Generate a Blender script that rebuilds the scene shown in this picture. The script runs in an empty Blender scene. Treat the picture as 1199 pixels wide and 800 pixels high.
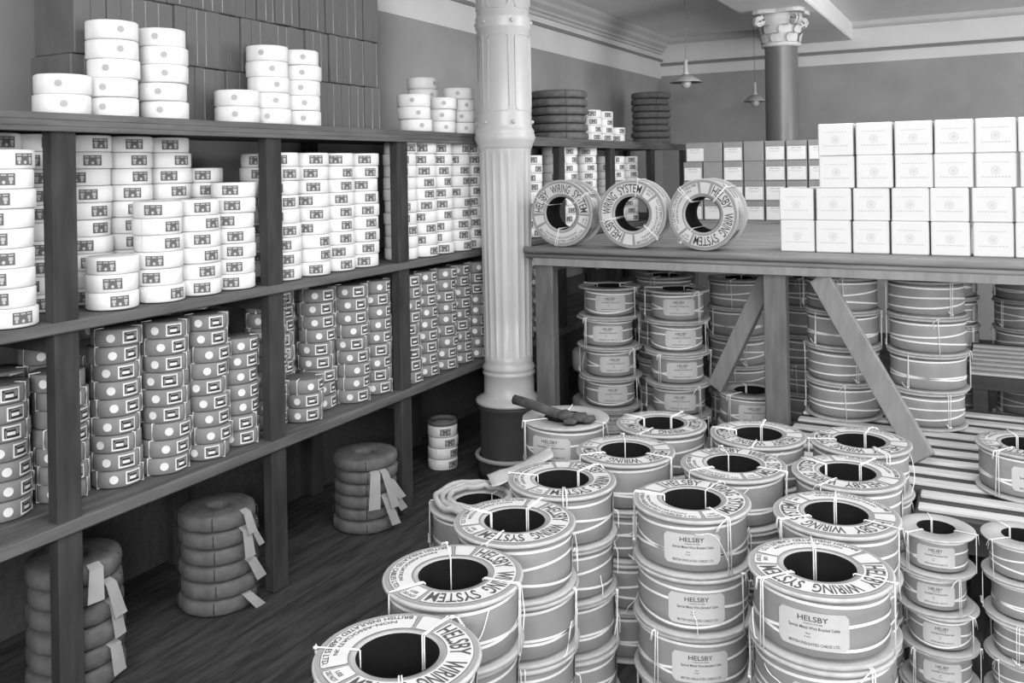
import bpy, bmesh, math, random
from mathutils import Vector, Matrix
PI = math.pi
sc = bpy.context.scene
COL = sc.collection
rnd = random.Random(7)

# ---------------------------------------------------------------- camera
F_PX = 1044.0; YAW = math.radians(28.4); ROLL = 0.0172; PY = 197.0
cam_d = bpy.data.cameras.new('camera'); cam = bpy.data.objects.new('camera', cam_d); COL.objects.link(cam)
cam_d.sensor_width = 36; cam_d.lens = F_PX / 1199 * 36
cam_d.shift_y = -(400 - PY) / 1199
Rv = Vector((math.cos(YAW), math.sin(YAW), 0)); Fv = Vector((-math.sin(YAW), math.cos(YAW), 0)); Zv = Vector((0, 0, 1))
ex = Rv * math.cos(ROLL) - Zv * math.sin(ROLL); ey = Rv * math.sin(ROLL) + Zv * math.cos(ROLL)
m = Matrix((ex, ey, -Fv)).transposed().to_4x4(); m.translation = (0, 0, 1.4)
cam.matrix_world = m; sc.camera = cam
cam_d.clip_start = 0.05

# ---------------------------------------------------------------- world, lights, exposure
w = bpy.data.worlds.new('world'); sc.world = w; w.use_nodes = True
w.node_tree.nodes['Background'].inputs[0].default_value = (1, 1, 1, 1)
w.node_tree.nodes['Background'].inputs[1].default_value = .52
def area(name, loc, target, size, power, sy=None):
    l = bpy.data.lights.new(name, 'AREA'); l.energy = power; l.shape = 'RECTANGLE'; l.size = size; l.size_y = sy or size
    o = bpy.data.objects.new(name, l); COL.objects.link(o); o.location = loc
    o.rotation_euler = (Vector(target) - Vector(loc)).to_track_quat('-Z', 'Y').to_euler()
    return o
area('window_light', (1.0, -2.2, 2.3), (-1.3, 3.4, 0.9), 2.4, 245, 1.3)
area('ceiling_fill_near', (2.6, -1.6, .9), (-.6, 5.0, 2.66), 1.6, 60, 1.2)  # added upward fill that brightens the ceiling, not a known window
area('overhead_fill', (-.3, 1.6, 2.64), (-.3, 1.61, 0), 1.6, 52, 1.6)  # added overhead fill for the reel tops; the ceiling has no opening
area('rear_fill', (.2, 4.5, 2.62), (-.9, 6.3, .9), 1.8, 75, 1.2)  # added fill on the brown boxes and back wall, no real source
area('ceiling_fill_far', (4.0, 4.8, 1.3), (-1.0, 6.6, 2.6), 2.0, 190, 1.2)  # extra lamp turned upward to lift the ceiling tone, source made up
vs = sc.view_settings
vs.view_transform = 'Standard'; vs.look = 'None'; vs.gamma = 1; vs.exposure = 0.0
try: vs.use_curve_mapping = False
except Exception: pass

# ---------------------------------------------------------------- materials (a black and white photograph: neutral greys)
def mat(name, v, rough=.7, amt=.12, scale=8, stretch=(1, 1, 1), bump=0, metal=0, emit=0, gen=False):
    m = bpy.data.materials.new(name); m.use_nodes = True; nt = m.node_tree; b = nt.nodes['Principled BSDF']
    b.inputs['Roughness'].default_value = rough; b.inputs['Metallic'].default_value = metal
    tc = nt.nodes.new('ShaderNodeTexCoord'); mp = nt.nodes.new('ShaderNodeMapping'); mp.inputs['Scale'].default_value = stretch
    no = nt.nodes.new('ShaderNodeTexNoise'); no.inputs['Scale'].default_value = scale; no.inputs['Detail'].default_value = 5
    nt.links.new(tc.outputs['Object'], mp.inputs[0]); nt.links.new(mp.outputs[0], no.inputs[0])
    r = nt.nodes.new('ShaderNodeValToRGB'); a = max(0, v * (1 - amt)); c = min(1, v * (1 + amt))
    r.color_ramp.elements[0].color = (a, a, a, 1); r.color_ramp.elements[1].color = (c, c, c, 1)
    r.color_ramp.elements[0].position = .3; r.color_ramp.elements[1].position = .7
    nt.links.new(no.outputs[0], r.inputs[0]); nt.links.new(r.outputs[0], b.inputs['Base Color'])
    if v < .1: b.inputs['Specular IOR Level'].default_value = .15
    if bump:
        bp = nt.nodes.new('ShaderNodeBump'); bp.inputs['Strength'].default_value = bump; bp.inputs['Distance'].default_value = .01
        nt.links.new(no.outputs[0], bp.inputs['Height']); nt.links.new(bp.outputs[0], b.inputs['Normal'])
    if emit:
        b.inputs['Emission Color'].default_value = (1, 1, 1, 1); b.inputs['Emission Strength'].default_value = emit
    return m
M = dict(
    floor=mat('floor_boards', .05, .95, .45, 5, (9, 1, 1), .3),
    wall_low=mat('wall_dark_paint', .27, .9, .12, 3),
    wall_band=mat('wall_light_band', .58, .9, .05, 3),
    ceil=mat('ceiling_paint', .78, .9, .05, 3),
    cornice=mat('cornice_paint', .45, .8, .05, 4),
    rail=mat('rail_dark', .22, .8, .05, 4),
    shelf=mat('shelf_stained_wood', .10, .75, .35, 6, (6, .6, 6), .1),
    post=mat('post_stained_wood', .045, .85, .3, 8, (3, 3, .6), .1),
    bench=mat('bench_wood', .24, .7, .25, 7, (.6, 6, 6), .15),
    benchpost=mat('bench_post_wood', .13, .65, .3, 8, (4, 4, .6), .15),
    brace=mat('brace_pine', .25, .6, .15, 8, (4, 4, .6), .1),
    slat=mat('slat_white', .60, .6, .12, 12, (.6, 4, 4), .1),
    deck=mat('deck_dark', .07, .7, .2, 7, (.6, 6, 6), .1),
    iron=mat('column_paint', .50, .36, .05, 5, bump=.03),
    iron_dark=mat('pedestal_paint', .055, .5, .2, 5, bump=.05),
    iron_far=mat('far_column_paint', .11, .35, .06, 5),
    cap=mat('capital_plaster', .5, .8, .1, 20, bump=.2),
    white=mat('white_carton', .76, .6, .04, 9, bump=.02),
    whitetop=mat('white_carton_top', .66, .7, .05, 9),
    inkgrey=mat('label_grey_print', .11, .7, .15, 40),
    inkmid=mat('label_mid_print', .42, .7, .1, 40),
    faint=mat('faint_print', .54, .7, .05, 40),
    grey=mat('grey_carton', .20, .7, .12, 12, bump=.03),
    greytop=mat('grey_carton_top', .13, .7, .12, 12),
    framew=mat('label_frame_print', .68, .7, .1, 20),
    black=mat('label_black_print', .035, .7, .1, 30),
    twine=mat('white_twine', .82, .9, .06, 90),
    flange=mat('reel_flange_board', .36, .7, .12, 10, bump=.05),
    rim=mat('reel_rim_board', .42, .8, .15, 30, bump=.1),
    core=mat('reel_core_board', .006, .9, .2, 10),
    wrap=mat('reel_grey_wrap', .27, .6, .08, 16, (1, 1, .5), .04),
    paper=mat('label_paper', .52, .8, .05, 14, bump=.03),
    panel=mat('flange_panel_paper', .56, .8, .06, 14),
    fring=mat('flange_print_grey', .27, .7, .08, 14),
    ink=mat('printed_ink', .075, .7, .1, 40),
    parcel=mat('parcel_brown_paper', .12, .7, .25, 9, (1, 1, .5), .06),
    pedge=mat('parcel_pale_edge', .30, .8, .3, 14),
    coil=mat('coil_wrap_paper', .12, .75, .25, 14, (2, 2, 2), .15),
    coilseam=mat('coil_tie_dark', .05, .9, .2, 14),  # plain dark tone of the coil ties
    tag=mat('tag_paper', .34, .8, .1, 12, bump=.05),
    brown=mat('brown_box_card', .27, .8, .08, 12),
    boxlab=mat('box_label_paper', .75, .8, .05, 12),
    shade=mat('lamp_enamel', .30, .4, .05, 12),
    glass=mat('bulb_glass', .45, .08, .02, 12),
    rag=mat('dark_cloth', .07, .9, .3, 25, bump=.3),
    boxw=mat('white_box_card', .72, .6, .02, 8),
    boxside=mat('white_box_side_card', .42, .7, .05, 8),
)

# ---------------------------------------------------------------- mesh helpers
class MB:
    def __init__(s): s.v = []; s.f = []; s.mi = []; s.sm = []
    def add(s, vs, fs, mi=0, sm=False, mx=None):
        n = len(s.v)
        s.v += [tuple(mx @ Vector(v)) if mx else tuple(v) for v in vs]
        s.f += [tuple(i + n for i in f) for f in fs]; s.mi += [mi] * len(fs); s.sm += [sm] * len(fs)
    def box(s, a, b, mi=0, mx=None, c=0.0):
        x0, y0, z0 = a; x1, y1, z1 = b
        if c <= 0:
            vs = [(x, y, z) for x in (x0, x1) for y in (y0, y1) for z in (z0, z1)]
            s.add(vs, [(0, 1, 3, 2), (4, 6, 7, 5), (0, 4, 5, 1), (2, 3, 7, 6), (0, 2, 6, 4), (1, 5, 7, 3)], mi, False, mx); return
        bm = bmesh.new(); bmesh.ops.create_cube(bm, size=1)
        for v in bm.verts: v.co = Vector(((x0 + x1) / 2 + v.co.x * (x1 - x0), (y0 + y1) / 2 + v.co.y * (y1 - y0), (z0 + z1) / 2 + v.co.z * (z1 - z0)))
        bmesh.ops.bevel(bm, geom=bm.edges[:], offset=c, segments=1, affect='EDGES')
        bm.verts.index_update()
        s.add([v.co.copy() for v in bm.verts], [tuple(v.index for v in f.verts) for f in bm.faces], mi, False, mx); bm.free()
    def lathe(s, prof, n=32, mi=0, sm=True, mx=None, closed=False, mis=None, rf=None):
        vs = []
        for r, z in prof:
            for k in range(n):
                a = 2 * PI * k / n; rr = r * (rf(a, z) if rf else 1)
                vs.append((rr * math.cos(a), rr * math.sin(a), z))
        m_ = len(prof)
        for i in range(m_ if closed else m_ - 1):
            j = (i + 1) % m_; fs = []
            for k in range(n):
                l = (k + 1) % n; fs.append((i * n + k, i * n + l, j * n + l, j * n + k))
            if i == 0: s.add(vs, fs, mis[i] if mis else mi, sm, mx); base = len(s.v) - len(vs)
            else:
                s.f += [tuple(q + base for q in f) for f in fs]; s.mi += [mis[i] if mis else mi] * len(fs); s.sm += [sm] * len(fs)
    def tube(s, pts, r, n=5, mi=0, closed=False, mx=None):
        pts = [Vector(p) for p in pts]; N = len(pts); vs = []
        for i, p in enumerate(pts):
            a = pts[(i - 1) % N] if (closed or i > 0) else p; b = pts[(i + 1) % N] if (closed or i < N - 1) else p
            d = (b - a)
            d = d.normalized() if d.length > 1e-9 else Vector((0, 0, 1))
            u = d.orthogonal().normalized() if abs(d.z) > .95 else d.cross(Vector((0, 0, 1))).normalized()
            v = d.cross(u).normalized()
            for k in range(n):
                t = 2 * PI * k / n; vs.append(p + (u * math.cos(t) + v * math.sin(t)) * r)
        fs = []
        for i in range(N if closed else N - 1):
            j = (i + 1) % N
            for k in range(n): l = (k + 1) % n; fs.append((i * n + k, i * n + l, j * n + l, j * n + k))
        if not closed:
            fs.append(tuple(range(n))[::-1]); fs.append(tuple((N - 1) * n + k for k in range(n)))
        s.add(vs, fs, mi, True, mx)
    def cyl_patch(s, r, a0, a1, z0, z1, mi=0, n=6, rc=0.0):
        vs = []
        for k in range(n + 1):
            t = k / n; a = a0 + (a1 - a0) * t; c = 0
            if rc:
                dd = min(t, 1 - t) * abs(a1 - a0) * r
                if dd < rc: c = rc - math.sqrt(max(0, rc * rc - (rc - dd) ** 2))
            vs += [(r * math.cos(a), r * math.sin(a), z0 + c), (r * math.cos(a), r * math.sin(a), z1 - c)]
        s.add(vs, [(2 * k, 2 * k + 2, 2 * k + 3, 2 * k + 1) for k in range(n)], mi, True)
    def blob(s, c, rx, ry, rz, mi=0, mx=None):
        bm = bmesh.new(); bmesh.ops.create_icosphere(bm, subdivisions=1, radius=1)
        bm.verts.index_update()
        s.add([(c[0] + v.co.x * rx, c[1] + v.co.y * ry, c[2] + v.co.z * rz) for v in bm.verts], [tuple(v.index for v in f.verts) for f in bm.faces], mi, True, mx); bm.free()
    def mesh(s, name, mats):
        me = bpy.data.meshes.new(name); me.from_pydata([tuple(v) for v in s.v], [], s.f)
        for m_ in mats: me.materials.append(M[m_] if isinstance(m_, str) else m_)
        me.polygons.foreach_set('material_index', s.mi); me.polygons.foreach_set('use_smooth', s.sm); me.update(); return me
    def obj(s, name, mats, parent=None):
        if isinstance(mats, str): mats = [mats]
        o = bpy.data.objects.new(name, s.mesh(name, mats)); COL.objects.link(o)
        if parent: o.parent = parent
        return o
def tag(o, label=None, cat=None, group=None, kind=None):
    if label and len(label.split()) > 16: print('LONGLABEL', label)
    if label: o['label'] = label
    if cat: o['category'] = cat
    if group: o['group'] = group
    if kind: o['kind'] = kind
    return o
def empty(name, loc=(0, 0, 0), rz=0):
    o = bpy.data.objects.new(name, None); COL.objects.link(o); o.location = loc; o.rotation_euler.z = rz; o.empty_display_size = .05
    return o
def copy_tree(o, parent=None):
    c = o.copy(); COL.objects.link(c)
    if parent: c.parent = parent
    for ch in o.children: copy_tree(ch, c)
    return c
def remove_tree(o):
    for ch in list(o.children): remove_tree(ch)
    bpy.data.objects.remove(o)
TXT = {}
def text_geo(st, size=1.0):
    if st in TXT: return TXT[st]
    cu = bpy.data.curves.new('t', 'FONT'); cu.body = st; cu.size = 1; cu.resolution_u = 3; cu.offset = .012
    o = bpy.data.objects.new('t', cu); COL.objects.link(o)
    dg = bpy.context.evaluated_depsgraph_get(); me = bpy.data.meshes.new_from_object(o.evaluated_get(dg))
    vs = [v.co.copy() for v in me.vertices]; fs = [tuple(p.vertices) for p in me.polygons]
    bpy.data.objects.remove(o); bpy.data.curves.remove(cu); bpy.data.meshes.remove(me)
    x0 = min(v.x for v in vs); x1 = max(v.x for v in vs); y0 = min(v.y for v in vs); y1 = max(v.y for v in vs)
    vs = [((v.x - x0) / (x1 - x0), (v.y - y0) / (y1 - y0)) for v in vs]
    TXT[st] = (vs, fs); return TXT[st]
def text_map(mb, st, fn, mi):
    vs, fs = text_geo(st); mb.add([fn(u, v) for u, v in vs], fs, mi)
ORD = ['bottom', 'second', 'third', 'fourth', 'fifth', 'sixth', 'seventh', 'eighth', 'ninth', 'tenth', 'eleventh']
TENS = ['first'] + ORD[1:] + ['twelfth', 'thirteenth', 'fourteenth', 'fifteenth', 'sixteenth', 'seventeenth', 'eighteenth', 'nineteenth', 'twentieth']
def nth(k): return TENS[k - 1] if k <= 20 else ('twenty-' + TENS[k - 21] if k < 30 else ('thirtieth' if k == 30 else 'thirty-' + TENS[k - 31]))
def lvl(k, n):
    if n == 1: return 'single'
    if k == n - 1: return 'topmost'
    if k == 0: return 'lowest'
    return ORD[k] + '-lowest'

# ---------------------------------------------------------------- setting
FZ = -.12; CZ = 2.66; WX = -2.9; WY = 8.52; RX = 4.2; NY = -3.0
def struct(name, mb, mats): return tag(mb.obj(name, mats), kind='structure')
b = MB(); y = NY
b.box((WX - .1, NY, FZ - .1), (RX, WY + .1, FZ - .012), 0)
x = WX
while x < RX:
    b.box((x + .0015, NY, FZ - .012), (min(x + .14, RX) - .0015, WY, FZ), 0); x += .14
struct('floor', b, 'floor')
b = MB(); b.box((WX - .12, NY, FZ - .1), (WX, WY + .1, 2.262)); b.box((WX - .12, NY, 2.262), (WX, WY + .1, CZ + .1), 1)
struct('wall_left', b, ['wall_low', 'wall_band'])
b = MB(); b.box((WX, WY, FZ - .1), (RX, WY + .12, 2.29)); b.box((WX, WY, 2.29), (RX, WY + .12, CZ + .1), 1)
struct('wall_back', b, ['wall_low', 'wall_band'])
b = MB(); b.box((WX - .12, NY, CZ), (RX, WY + .12, CZ + .12)); struct('ceiling', b, 'ceil')
# cornice along left and back wall
def prof_run(mb, prof, horiz, a0, a1, at):
    # prof: list of (offset from wall, z)
    vs = []
    for t in (a0, a1):
        for d, z in prof: vs.append((at + d, t, z) if horiz == 'y' else (t, at - d, z))
    n = len(prof); fs = [(i, i + 1, n + i + 1, n + i) for i in range(n - 1)] + [tuple(range(n))[::-1], tuple(range(n, 2 * n))]
    mb.add(vs, fs)
cor = [(0, 2.50), (.02, 2.50), (.02, 2.525), (.035, 2.53), (.035, 2.55), (.07, 2.575), (.075, 2.60), (.11, 2.63), (.12, 2.659), (0, 2.659)]
b = MB(); prof_run(b, cor, 'y', NY, WY, WX); struct('trim_1', b, 'cornice')
b = MB(); prof_run(b, [(0, 2.60), (.03, 2.60), (.05, 2.62), (.055, 2.659), (0, 2.659)], 'x', WX, RX, WY); struct('trim_2', b, 'cornice')
b = MB(); prof_run(b, [(0, 2.385), (.02, 2.385), (.022, 2.395), (.03, 2.40), (.02, 2.415), (0, 2.415)], 'x', WX, RX, WY); struct('trim_3', b, 'rail')
b = MB(); prof_run(b, [(0, 2.43), (.015, 2.43), (.025, 2.445), (.012, 2.455), (0, 2.455)], 'y', NY, WY, WX); struct('trim_4', b, 'rail')
b = MB(); b.box((-1.62, 3.0, 2.50), (-1.10, WY, CZ), 0, c=.01); struct('trim_5', b, 'ceil')
b = MB(); b.box((WX, NY, FZ), (WX + .02, WY, .52), 0); b.box((WX, NY, .52), (WX + .03, WY, .55), 0); struct('shelf_shade_board', b, 'deck')  # added dark board standing in for the shade below the bottom shelf
# wall_right far outside the view, with openings where the daylight comes in
b = MB()
b.box((RX, NY, FZ - .1), (RX + .12, WY + .12, .9)); b.box((RX, NY, 2.4), (RX + .12, WY + .12, CZ + .12))
for y0, y1 in ((NY, -1.6), (.2, 3.2), (5.4, WY + .12)): b.box((RX, y0, .9), (RX + .12, y1, 2.4))
struct('wall_right', b, 'wall_band')

# ---------------------------------------------------------------- iron column (near)
def iron_column():
    CX, CY = -2.135, 3.88
    root = empty('iron_column', (CX, CY, FZ)); tag(root, 'pale painted iron column with fluted shaft on dark round pedestal, between shelving and bench', 'column')
    Z = lambda z: z - FZ
    b = MB()
    b.lathe([(.0, Z(FZ) + .001), (.160, Z(FZ) + .001), (.160, .05), (.15, .08), (.146, .12), (.146, .30), (.152, .33), (.16, .345), (.160, .362), (0, .362)], 48)
    b.obj('pedestal', 'iron_dark', root)
    b = MB(); b.tube([(.165 * math.cos(a), .165 * math.sin(a), .105) for a in [PI * .9 + k * PI * 1.1 / 16 for k in range(17)]], .011, 8); b.obj('pipe_hoop', 'flange', root)
    b = MB()
    b.lathe([(.0, .363), (.163, .363), (.168, .372), (.163, .383), (.14, .395), (.124, .41), (.124, .50), (.130, .508), (.130, .516), (.124, .522), (.126, .53), (.132, .537), (.124, .55), (.119, .565), (.12, .58)], 64)
    b.obj('shaft_base', 'iron', root)
    def fl(a, z):
        t = abs(math.sin(a * 10)); return 1 - .055 * (t ** .7) if .60 < z < 1.59 else 1
    b = MB(); pr = [(.120, .575), (.120, .60), (.1205, .602), (.122, .8), (.124, 1.1), (.1275, 1.45), (.128, 1.588), (.128, 1.602), (.129, 1.62)]
    b.lathe(pr, 200, rf=fl); b.obj('fluted_shaft', 'iron', root)
    b = MB(); b.lathe([(.128, 1.615), (.135, 1.622), (.137, 1.635), (.145, 1.65), (.150, 1.665), (.1505, 1.675), (.147, 1.687), (.145, 1.692), (.147, 1.70), (.142, 1.71), (.136, 1.72), (.134, 1.735), (.1335, 1.76)], 64)
    b.obj('collar_ring', 'iron', root)
    b = MB(); b.lathe([(.1335, 1.755), (.132, 2.20), (.137, 2.205), (.138, 2.215), (.138, 2.255), (.137, 2.265), (.132, 2.27), (.130, Z(CZ) - .002)], 64); b.obj('upper_shaft', 'iron', root)
    for z0, z1, in ((1.80, 2.17), (2.30, 2.70)):
        for k in range(6):
            ac = -1.28 + k * PI / 3; hw = .40; r = .1335; pts = []
            def P_(a, z): return (r * math.cos(a), r * math.sin(a), z)
            cr = .1; cz = .022
            L = []
            for i in range(9): L.append((ac - hw + cr + (2 * hw - 2 * cr) * i / 8, z0))
            L += [(ac + hw - cr * .3, z0 + cz * .3), (ac + hw, z0 + cz)]
            L += [(ac + hw, z1 - cz), (ac + hw - cr * .3, z1 - cz * .3)]
            for i in range(9): L.append((ac + hw - cr - (2 * hw - 2 * cr) * i / 8, z1))
            L += [(ac - hw + cr * .3, z1 - cz * .3), (ac - hw, z1 - cz), (ac - hw, z0 + cz), (ac - hw + cr * .3, z0 + cz * .3)]
            b = MB(); b.tube([P_(a, z) for a, z in L], .0028, 6, closed=True); b.obj('panel_moulding', 'iron', root)
    for k in range(6):
        a = -1.28 + PI / 6 + k * PI / 3
        for z in (2.235, 1.745):
            b = MB(); b.blob((.139 * math.cos(a), .139 * math.sin(a), z), .011, .011, .011); b.obj('rivet', 'iron', root)
iron_column()

def far_column():
    root = empty('iron_column', (-1.345, 6.62, FZ)); tag(root, 'distant dark round column with pale leafy capital, behind the brown boxes', 'column')
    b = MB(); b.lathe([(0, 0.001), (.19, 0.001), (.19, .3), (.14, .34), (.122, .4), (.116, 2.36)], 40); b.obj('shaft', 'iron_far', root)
    H0 = 2.36
    b = MB(); b.lathe([(.116, H0), (.138, H0 + .005), (.140, H0 + .025), (.125, H0 + .03), (.130, H0 + .15), (.145, H0 + .19), (.15, H0 + .235), (0, H0 + .235)], 32); b.obj('capital', 'cap', root)
    cap = b
    for row, (z0, hh, r0, n, off) in enumerate(((H0 + .03, .075, .128, 8, 0), (H0 + .09, .07, .132, 8, PI / 8))):
        for k in range(n):
            a = off + 2 * PI * k / n; mx = Matrix.Rotation(a, 4, 'Z'); b = MB()
            vs = []; 
            for i in range(7):
                t = i / 6; wd = .040 * math.sin(PI * (.25 + .7 * t)) + .006; rr = r0 + .006 + .035 * t ** 3; z = z0 + hh * t - (.02 if i == 6 else 0)
                for q in (-1, -.5, 0, .5, 1): vs.append((rr + .007 * (1 - abs(q)), q * wd, z))
            fs = [(i * 5 + j, i * 5 + j + 1, i * 5 + j + 6, i * 5 + j + 5) for i in range(6) for j in range(4)]
            b.add(vs, fs, 0, True, mx); b.obj('acanthus_leaf', 'cap', root)
    for k in range(4):
        a = PI / 4 + k * PI / 2; b = MB()
        pts = []
        for i in range(22):
            t = i / 21; th = t * 4.2 * PI; r = .042 * (1 - .8 * t)
            pts.append((.185 + r * math.cos(th + PI * .6), 0, H0 + .185 + r * math.sin(th + PI * .6)))
        mx = Matrix.Rotation(a, 4, 'Z')
        for dy in (-.012, .012): b.tube([(p[0], p[1] + dy, p[2]) for p in pts], .011, 5, mx=mx)
        b.obj('volute', 'cap', root)
    b = MB(); n = 32; vs = []
    for z in (H0 + .232, H0 + .259):
        for k in range(n):
            a = 2 * PI * k / n; q = abs(math.cos(2 * (a - PI / 4))); r = .165 + .065 * q ** 2; vs.append((r * math.cos(a), r * math.sin(a), z))
    b.add(vs, [(k, (k + 1) % n, n + (k + 1) % n, n + k) for k in range(n)] + [tuple(range(n))[::-1], tuple(range(n, 2 * n))]); b.obj('abacus', 'cap', root)
far_column()

# ---------------------------------------------------------------- left shelving
SX = -2.3
POSTY = [-.0, .79, 1.61, 2.443, 3.243, 4.07, 4.90, 5.72, 6.54, 7.36]
def shelving():
    root = empty('shelving_unit', (-2.58, 4, FZ)); tag(root, 'long dark wooden shelving along left wall, three boards on square posts', 'shelving')
    def o(mb, name, mt):
        mb.v = [(p[0] + 2.58, p[1] - 4, p[2] - FZ) for p in mb.v]; return mb.obj(name, mt, root)
    Y0, Y1 = -.3, 7.5
    b = MB(); b.box((-2.86, Y0, 1.535), (SX + .01, Y1, 1.572), c=.003); o(b, 'top_board', 'shelf')
    b = MB(); b.box((SX + .01, Y0, 1.556), (SX + .0145, Y1, 1.576), c=.002); b.box((SX + .01, Y0, 1.540), (SX + .0125, Y1, 1.556)); b.box((SX, Y0, 1.524), (SX + .012, Y1, 1.540), c=.002); o(b, 'edge_moulding', 'shelf')
    b = MB()
    for k in range(4): b.box((-2.86 + .138 * k, Y0, .966), (-2.86 + .138 * (k + 1) - .004, Y1, .990), c=.002)
    b.box((SX - .002, Y0, .960), (SX + .012, Y1, .992), c=.004); o(b, 'middle_board', 'shelf')
    b = MB()
    for k in range(5): b.box((-2.86 + .112 * k, Y0, .412), (-2.86 + .112 * (k + 1) - .006, Y1, .43), c=.002)
    b.box((SX - .002, Y0, .395), (SX + .014, Y1, .432), c=.004); o(b, 'bottom_board', 'shelf')
    b = MB(); b.box((SX - .12, Y0, .345), (SX - .098, Y1, .395)); o(b, 'rail', 'post')
    for yy in POSTY:
        for xx in (SX - .048, -2.86):
            b = MB(); b.box((xx, yy - .038, FZ + .001), (xx + .046, yy + .038, 1.536), c=.004); o(b, 'post', 'post')
    for yy in POSTY:
        b = MB(); b.box((-2.81, yy - .02, .90), (SX - .05, yy + .02, .962)); b.box((-2.81, yy - .02, .34), (SX - .05, yy + .02, .40)); o(b, 'bracket', 'post')
shelving()

# ---------------------------------------------------------------- round cartons
CR = .076
def squ(n=8, p=.035):
    return lambda a, z: 1 + p * (abs(math.cos(a * n / 2)) - .5) * .6
def carton(kind, h):
    nm = {'white': 'labelled_carton', 'grey': 'grey_carton', 'top': 'plain_carton'}[kind]; r = CR
    root = empty(nm)
    b = MB(); e = .004
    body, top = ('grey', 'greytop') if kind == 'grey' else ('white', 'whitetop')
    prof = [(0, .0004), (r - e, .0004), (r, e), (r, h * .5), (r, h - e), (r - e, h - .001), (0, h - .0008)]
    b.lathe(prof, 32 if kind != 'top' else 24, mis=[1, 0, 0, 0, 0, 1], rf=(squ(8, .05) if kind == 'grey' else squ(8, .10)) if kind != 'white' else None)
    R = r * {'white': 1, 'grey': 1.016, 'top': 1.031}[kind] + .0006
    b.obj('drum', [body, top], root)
    if kind == 'white':
        l = MB(); a0 = -.36; a1 = .36
        l.cyl_patch(R, a0, a1, .010, h - .011, 0, 8)
        for k in range(3):
            c0 = a0 + .05 + k * .225
            l.cyl_patch(R + .0005, c0, c0 + .16, h - .018, h - .0145, 1, 2)
            l.cyl_patch(R + .0005, c0 + .01, c0 + .15, .0225 + (k % 2) * .001, h - .022, 1 if k != 1 else 0, 2)
            l.cyl_patch(R + .0008, c0 + .03, c0 + .13, .0135, .0225, 1 if k != 1 else 2, 3, .003)
        l.obj('label', ['inkgrey', 'inkmid', 'paper'], root)
        l = MB(); l.cyl_patch(R + .0005, -1.35, -1.28, .002, h - .002, 0, 2); l.obj('paper_strip', ['whitetop'], root)
    elif kind == 'top':
        l = MB(); 
        for rr, mi in ((.0115, 0),):
            n = 14; pts = [(R * math.cos(rr / R * math.cos(t)), 0, 0) for t in (0,)]
            vs = [(R + .0004, 0, h / 2)]
            for k in range(n):
                t = 2 * PI * k / n; a = rr * math.cos(t) / R; vs.append(((R + .0004) * math.cos(a), (R + .0004) * math.sin(a), h / 2 + rr * math.sin(t)))
            vs[0] = ((R + .0004), 0, h / 2); l.add(vs, [(0, 1 + k, 1 + (k + 1) % n) for k in range(n)], 0, True)
        for rr in (.008, .004):
            n = 12; vs = []
            for q in (rr, rr - .0012):
                for k in range(n):
                    t = 2 * PI * k / n; a = q * math.cos(t) / R; vs.append(((R + .0009) * math.cos(a), (R + .0009) * math.sin(a), h / 2 + q * math.sin(t)))
            l.add(vs, [(k, (k + 1) % n, n + (k + 1) % n, n + k) for k in range(n)], 1, True)
        l.obj('emblem', ['faint', 'inkgrey'], root)
        l = MB(); l.cyl_patch(R + .0006, 2.2, 2.3, .001, h - .001, 0, 2); l.cyl_patch(R + .0005, 2.2, 2.25, .001, h, 1, 2); l.obj('paper_flap', ['whitetop', 'inkmid'], root)
    else:
        l = MB(); a0, a1 = .02, .68; z0, z1 = .008, h - .007
        l.cyl_patch(R, a0, a1, z0, z1, 0, 8); l.cyl_patch(R + .0005, a0 + .06, a1 - .06, z0 + .005, z1 - .005, 1, 6)
        l.cyl_patch(R + .0009, a0 + .16, a1 - .22, z0 + .013, z0 + .022, 0, 4); l.cyl_patch(R + .0009, a0 + .10, a0 + .14, z0 + .007, z1 - .012, 2, 2); l.cyl_patch(R + .0009, a1 - .20, a1 - .08, z0 + .014, z1 - .011, 2, 2)
        l.cyl_patch(R + .0009, a0 + .14, a1 - .08, z1 - .011, z1 - .0075, 2, 4)
        l.obj('label', ['framew', 'black', 'grey'], root)
        l = MB(); n = 14; rr = .013; ac = -.42; vs = [((R + .0006) * math.cos(ac), (R + .0006) * math.sin(ac), h / 2)]
        for k in range(n):
            t = 2 * PI * k / n; a = ac + rr * math.cos(t) / R; vs.append(((R + .0006) * math.cos(a), (R + .0006) * math.sin(a), h / 2 + rr * math.sin(t)))
        l.add(vs, [(0, 1 + k, 1 + (k + 1) % n) for k in range(n)], 0, True); l.obj('round_sticker', 'framew', root)
        for a in (.95, -1.1):
            s = MB(); q = R + .0015; c, t = math.cos(a), math.sin(a)
            s.tube([(q * c * .6, q * t * .6, h + .0), (q * c, q * t, h + .0), (q * c, q * t, 0.0), (q * c * .6, q * t * .6, 0.0)], .0022, 4)
            s.obj('string', 'twine', root)
    return root
WH, GH, TH = .0535, .0545, .0585
P_white, P_grey, P_top = carton('white', WH), carton('grey', GH), carton('top', TH)
FACE = math.atan2(-1, .75)        # towards the viewer and the aisle
def face_angle(x, y): return math.atan2(-y, -x)
def stack_cartons(proto, x, y, z, n, h, where, group, jit=.004, spread=.5, turn=0, skip=0, scale=1.0, labels=None):
    for k in range(n):
        if k < skip: continue
        c = copy_tree(proto); c.location = (x + rnd.uniform(-jit, jit), y + rnd.uniform(-jit, jit), z + k * h * scale)
        c.rotation_euler.z = face_angle(x, y) * .5 + turn + rnd.uniform(-spread, spread); c.scale = (scale,) * 3
        kindw = {P_white: 'white labelled carton', P_grey: 'grey stickered carton', P_top: 'plain white carton'}[proto]
        tag(c, '%s %s, %s' % (lvl(k, n), kindw, where), 'carton', group)
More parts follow.
